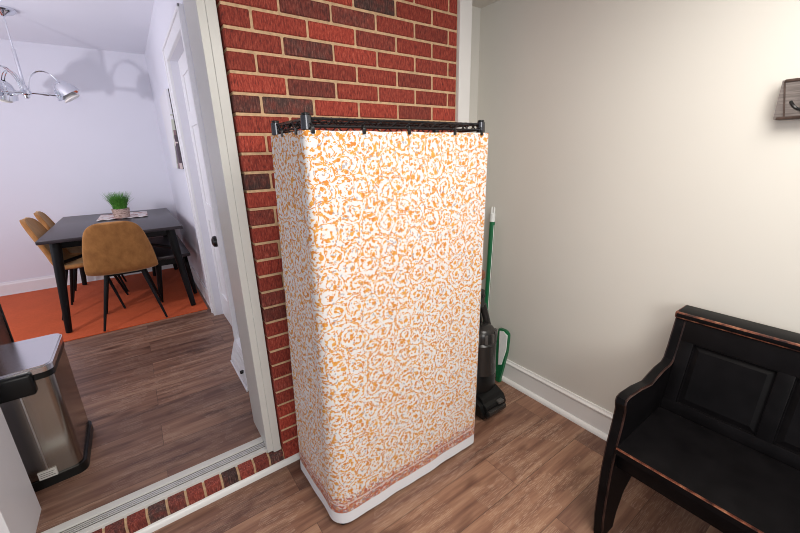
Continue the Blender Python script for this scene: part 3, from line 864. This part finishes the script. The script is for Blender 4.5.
def side_bench():
    t = thing('dining_bench', 'low dark bench tucked between the dining table and the wall', 'bench', (-0.165, 3.0, ZR))
    x0, x1, y0, y1, z = -0.325, -0.005, 2.47, 3.58, 0.54
    bm = BM(); box(bm, (x0, y0, z-0.03), (x1, y1, z), 0.004); obj('seat', bm, 'table', t)
    bm = BM(); box(bm, (x0+0.03, y0+0.03, z-0.09), (x1-0.03, y0+0.05, z-0.03)); box(bm, (x0+0.03, y1-0.05, z-0.09), (x1-0.03, y1-0.03, z-0.03))
    for x in (x0+0.03, x1-0.05): box(bm, (x, y0+0.03, z-0.09), (x+0.02, y1-0.03, z-0.03))
    obj('apron', bm, 'black_leg', t)
    for xt, xb in ((x0+0.055, x0+0.012), (x1-0.055, x1-0.012)):
        for yt, yb in ((y0+0.06, y0+0.10), (y1-0.06, y1-0.03)):
            bm = BM(); tube(bm, [(xb, yb, ZR+0.004), (xt, yt, z-0.03)], [0.017, 0.028], 12); obj('leg', bm, 'black_leg', t)
side_bench()

def chair_proto():
    root = thing('dining_chair', 'tan velvet dining chair seen from behind at the near end of the dining table', 'chair', (0, 0, 0), 'tan velvet chairs round the dining table')
    # shell: profile from seat front edge (y +) back and up; local chair faces +y, z = 0 on the floor
    prof = [  # y, z, half width, edge lift, lift dir (0 up .. 1 forward)
        (0.235, 0.410, 0.130, 0.000, 0), (0.232, 0.432, 0.175, 0.004, 0), (0.20, 0.448, 0.205, 0.008, 0), (0.13, 0.448, 0.222, 0.016, 0),
        (0.03, 0.436, 0.232, 0.024, 0), (-0.07, 0.430, 0.236, 0.032, .2), (-0.135, 0.442, 0.236, 0.036, .5), (-0.165, 0.480, 0.235, 0.038, .8),
        (-0.184, 0.55, 0.228, 0.038, 1), (-0.210, 0.63, 0.216, 0.036, 1), (-0.236, 0.70, 0.200, 0.032, 1), (-0.260, 0.772, 0.182, 0.026, 1),
        (-0.275, 0.818, 0.160, 0.020, 1), (-0.284, 0.846, 0.125, 0.012, 1), (-0.288, 0.858, 0.070, 0.004, 1)]
    bm = BM(); rows = []
    NX = 14
    for (y, z, w, e, d) in prof:
        row = []
        for k in range(NX+1):
            s = -1 + 2*k/NX
            lift = e*abs(s)**2.4
            row.append(bm.verts.new((w*math.sin(s*PI/2)*0.6 + w*s*0.4, y + lift*d, z + lift*(1-d))))
        rows.append(row)
    for q, w in zip(rows, rows[1:]):
        for k in range(NX): bm.faces.new((q[k], q[k+1], w[k+1], w[k]))
    o = obj('shell', bm, 'velvet', root, world=False)
    so = o.modifiers.new('thick', 'SOLIDIFY'); so.thickness = 0.034; so.offset = 0
    su = o.modifiers.new('smooth', 'SUBSURF'); su.levels = 1; su.render_levels = 2
    for sx in (-1, 1):
        for yt, yb in ((0.13, 0.235), (-0.10, -0.200)):
            bm = BM()
            tube(bm, [(sx*0.213, yb, 0.0), (sx*0.12, yt, 0.425)], [0.0085, 0.0155], 10)
            obj('leg', bm, 'black_leg', root, world=False)
    bm = BM()
    box(bm, (-0.13, -0.11, 0.408), (0.13, 0.14, 0.424), 0.004); obj('seat_frame', bm, 'black_leg', root, world=False)
    return root
def copy_tree(o, parent=None):
    c = o.copy(); COL.objects.link(c); c.parent = parent
    for ch in list(o.children): copy_tree(ch, c)
    return c
ch0 = chair_proto(); ch0.location = (-0.517, 2.268, ZR+0.004)
for (x, y, rz, lab) in ((-0.820, 2.77, -93, 'tan velvet dining chair on the left side of the table, nearer the camera'),
                        (-0.815, 3.290, -88, 'tan velvet dining chair on the left side of the table, nearer the far wall')):
    c = copy_tree(ch0); c.location = (x, y, ZR+0.004); c.rotation_euler = (0, 0, math.radians(rz)); c['label'] = lab

# cloth on the table
def table_cloth():
    bm = BM(); n = 14
    rows = []
    for i in range(n+1):
        row = []
        for j in range(n+1):
            x = -0.665 + 0.41*i/n + 0.05*(j/n-0.5)*0.3; y = 3.06 + 0.46*j/n
            z = TZ + 0.0025 + 0.002*math.sin(i*1.7)*math.sin(j*1.1)
            e = max(abs(2*i/n-1), abs(2*j/n-1)); z += 0.007*max(0, e-0.85)/0.15*abs(math.sin(i*2.1+j*1.7))
            row.append(bm.verts.new((x, y, z)))
        rows.append(row)
    for q, w in zip(rows, rows[1:]):
        for k in range(n): bm.faces.new((q[k], w[k], w[k+1], q[k+1]))
    o = obj('table_mat', bm, 'cloth', origin=(-0.46, 3.29, TZ))
    md = o.modifiers.new('thick', 'SOLIDIFY'); md.thickness = 0.002; md.offset = 1
    tag(o, 'pale pink printed cloth mat lying under the plant on the table', 'table mat')
table_cloth()
def plant():
    X, Y, Z = -0.470, 3.145, TZ+0.009
    t = thing('potted_grass', 'small pot of bright green grass in the middle of the dining table', 'plant', (X, Y, Z))
    bm = BM()
    lathe(bm, [(0.058, 0), (0.066, 0.004), (0.074, 0.078), (0.075, 0.088), (0.065, 0.088), (0.064, 0.070)], 24, Matrix.Translation((X, Y, Z))); obj('pot', bm, 'bark', t)
    bm = BM(); lathe(bm, [(0.001, 0.072), (0.058, 0.074)], 20, Matrix.Translation((X, Y, Z)), cap=False); obj('soil', bm, 'soil', t)
    bm = BM(); rg = random.Random(3)
    for k in range(620):
        a = rg.uniform(0, 2*PI); r = 0.056*math.sqrt(rg.random())
        h = rg.uniform(0.105, 0.185); out = 0.30 + 0.9*(r/0.056)
        lean = rg.uniform(0.2, 1.0)*out*0.07 + 0.01
        a2 = a + rg.uniform(-0.6, 0.6)
        p0 = Vector((X+r*math.cos(a), Y+r*math.sin(a), Z+0.07))
        w = 0.0026; sd = Vector((-math.sin(a2+rg.uniform(-1, 1)), math.cos(a2), 0))*w
        prev = None
        for s in range(4):
            q = s/3
            c = p0 + Vector((math.cos(a2)*lean*q*q, math.sin(a2)*lean*q*q, h*q))
            ww = sd*(1-q*0.85)
            cur = (bm.verts.new(c-ww), bm.verts.new(c+ww))
            if prev: bm.faces.new((prev[0], prev[1], cur[1], cur[0]))
            prev = cur
    o = obj('grass', bm, 'grass', t); o['kind'] = 'stuff'
plant()
def picture():
    y0, y1, z0, z1 = 2.235, 2.86, 1.315, 1.935
    t = thing('wall_picture', 'pale floral canvas picture on the dining wall beside the white door', 'picture', (0.049, (y0+y1)/2, (z0+z1)/2))
    bm = BM(); box(bm, (0.026, y0, z0), (0.044, y1, z1)); uv = bm.loops.layers.uv.new('UVMap')
    for f in bm.faces:
        for l in f.loops: l[uv].uv = ((l.vert.co.y-y0)/(y1-y0), (l.vert.co.z-z0)/(z1-z0))
    obj('canvas', bm, 'art', t, smooth=False)
    bm = BM()
    box(bm, (0.044, y0-0.002, z0-0.002), (0.0495, y1+0.002, z1+0.002))
    obj('frame', bm, 'art_dark', t, smooth=False)
picture()
def register():
    y0, y1 = 0.56, 0.965
    t = thing('baseboard_register', 'white baseboard heat vent on the floor just inside the doorway', 'vent', (0.02, (y0+y1)/2, ZD))
    bm = BM()
    prism(bm, [(0.05, ZD), (-0.020, ZD), (-0.020, ZD+0.03), (0.012, ZD+0.135), (0.020, ZD+0.155), (0.05, ZD+0.16)], 1, y0, y1); obj('housing', bm, 'white', t, smooth=False)
    bm = BM(); prism(bm, [(-0.026, ZD), (-0.018, ZD), (-0.018, ZD+0.012), (-0.026, ZD+0.010)], 1, y0-0.006, y1+0.006)
    obj('base_flange', bm, 'white', t, smooth=False)
    bm = BM()
    for k in range(14):
        y = y0+0.03+k*(y1-y0-0.06)/13
        a = [(-0.0175, ZD+0.045), (-0.0145, ZD+0.045), (0.010, ZD+0.125), (0.007, ZD+0.125)]
        prism(bm, a, 1, y, y+0.010)
    obj('grille', bm, 'white', t, smooth=False)
    bm = BM(); box(bm, (-0.026, 0.66, ZD+0.062), (-0.004, 0.676, ZD+0.080), 0.003); obj('damper_lever', bm, 'dark_grey', t)
register()

# ------------------------------------------------------------------ chandelier
def chandelier():
    X, Y = -0.875, 2.82; HZ = 1.925
    t = thing('chandelier', 'chrome chandelier with bell shades on looped arms over the dining table', 'chandelier', (X, Y, 2.5))
    bm = BM(); lathe(bm, [(0.078, 2.499), (0.080, 2.485), (0.062, 2.468), (0.02, 2.455), (0.012, 2.445)], 28, Matrix.Translation((X, Y, 0))); obj('canopy', bm, 'chrome', t)
    bm = BM(); tube(bm, [(X, Y, 2.45), (X, Y, 2.23)], 0.0055, 10); tube(bm, [(X, Y, 2.235), (X, Y, 2.228), (X, Y, HZ+0.03)], [0.006, 0.0105, 0.0105], 12); obj('rod', bm, 'chrome', t)
    bm = BM(); lathe(bm, [(0.004, -0.045), (0.016, -0.038), (0.022, -0.02), (0.034, -0.012), (0.034, 0.012), (0.020, 0.02), (0.014, 0.05), (0.010, 0.055)], 20, Matrix.Translation((X, Y, HZ))); obj('hub', bm, 'chrome', t)
    for deg in (0, 130, 226):
        a = math.radians(deg); c, s = math.cos(a), math.sin(a)
        P = lambda r, z, o=0: (X + r*c - o*s, Y + r*s + o*c, z)
        bm = BM()
        # straight arm with a knuckle
        tube(bm, [P(0.02, HZ), P(0.12, HZ-0.004), P(0.22, HZ-0.012)], 0.0075, 10)
        tube(bm, [P(0.10, HZ-0.003), P(0.135, HZ-0.006)], 0.012, 12)
        for o in (-0.010, 0.010):
            pts = []
            for k in range(15):
                q = k/14; ang = PI*(1-q*0.92)
                pts.append(P(0.125+0.100*math.cos(ang), HZ+0.02+0.145*math.sin(ang), o))
            tube(bm, pts, 0.0042, 8)
        am = obj('arm', bm, 'chrome', t)
        # bell shade tilted outwards
        T = Matrix.Translation(P(0.245, HZ+0.02)) @ Matrix.Rotation(a, 4, 'Z') @ Matrix.Rotation(math.radians(-31), 4, 'Y')
        bm = BM()
        lathe(bm, [(0.012, 0.092), (0.020, 0.088), (0.046, 0.070), (0.070, 0.035), (0.084, 0.0), (0.092, -0.028), (0.089, -0.028), (0.080, 0.0), (0.066, 0.033), (0.043, 0.066), (0.012, 0.082)], 32, T, cap=False)
        sh = obj('shade', bm, 'chrome', t)
        bm = BM()
        lathe(bm, [(0.020, 0.05), (0.022, -0.02), (0.050, -0.046), (0.062, -0.052), (0.060, -0.060), (0.002, -0.064)], 24, T)
        obj('bulb_lens', bm, 'lens', sh)
chandelier()

# ------------------------------------------------------------------ step-on bin and cabinet by the doorway
def bin_():
    x0, x1, y0, y1, zt = -1.20, -0.742, 0.405, 0.75, 0.625
    t = thing('trash_can', 'stainless steel step trash can with black base beside the doorway', 'trash can', ((x0+x1)/2, (y0+y1)/2, ZD))
    def rr(bm, lo, hi, z0, z1, r, bow=0.0, mi=0, n=8):
        """box with rounded vertical corners and a bowed front"""
        pts = []
        cs = [(hi[0]-r, lo[1]+r, -PI/2), (hi[0]-r, hi[1]-r, 0), (lo[0]+r, hi[1]-r, PI/2), (lo[0]+r, lo[1]+r, PI)]
        for cx, cy, a0 in cs:
            for k in range(n+1):
                a = a0 + k*PI/2/n; pts.append((cx+r*math.cos(a), cy+r*math.sin(a)))
        m = 12; a, b = pts[-1], pts[0]
        for k in range(1, m):
            q = k/m; pts.append((a[0]+(b[0]-a[0])*q, a[1]-bow*math.sin(PI*q)))
        return prism(bm, pts, 2, z0, z1, mi)
    bm = BM(); rr(bm, (x0, y0), (x1, y1), ZD+0.035, zt-0.05, 0.035, 0.012); obj('body', bm, 'steel', t, angle=30)
    bm = BM(); rr(bm, (x0-0.006, y0-0.008), (x1+0.010, y1+0.006), ZD, ZD+0.040, 0.04, 0.012); obj('base', bm, 'black_plastic', t)
    bm = BM(); rr(bm, (x0-0.003, y0-0.003), (x1+0.003, y1+0.003), zt-0.055, zt-0.030, 0.036, 0.012); obj('collar', bm, 'black_plastic', t)
    bm = BM(); vs, fs = rr(bm, (x0-0.004, y0-0.006), (x1+0.005, y1+0.004), zt-0.028, zt, 0.038, 0.012)
    bmesh.ops.bevel(bm, geom=[e for e in fs[1].edges], offset=0.006, segments=3, affect='EDGES'); lid = obj('lid', bm, 'steel_lid', t)
    bm = BM(); box(bm, (x0+0.05, y0-0.030, zt-0.105), (x1-0.055, y0+0.010, zt-0.012), 0.012, seg=3); obj('lid_handle', bm, 'black_plastic', lid)
    bm = BM(); box(bm, (-0.8515, y0-0.0135, ZD+0.045), (-0.8475, y0+0.01, zt-0.06), 0.0012); obj('front_seam', bm, 'alu', t)
    bm = BM(); box(bm, (-1.05, y0-0.055, ZD+0.008), (-0.95, y0+0.01, ZD+0.026), 0.005); obj('pedal', bm, 'black_plastic', t)
    bm = BM(); box(bm, (-0.882, y0-0.0140, 0.131), (-0.824, y0+0.004, 0.166)); lb = obj('sticker', bm, 'label', t, smooth=False)
    bm = BM()
    for k in range(3): box(bm, (-0.877, y0-0.0146, 0.139+k*0.009), (-0.830-0.006*(k % 2), y0-0.0135, 0.1415+k*0.009))
    obj('sticker_print', bm, 'ink', lb, smooth=False)
bin_()
def cabinet():
    t = thing('cabinet', 'dark brown cabinet with black edge behind the trash can at left', 'cabinet', (-1.3, 0.89, ZD))
    bm = BM(); box(bm, (-1.62, 0.775, ZD), (-0.967, 0.985, 0.96), 0.003); obj('body', bm, 'cab', t)
    bm = BM(); box(bm, (-1.62, 0.985, ZD), (-0.962, 1.0, 0.97), 0.002); obj('edge_panel', bm, 'black_plastic', t)
    bm = BM(); box(bm, (-1.63, 0.77, 0.96), (-0.955, 1.01, 0.985), 0.004); obj('top', bm, 'black_plastic', t)
cabinet()
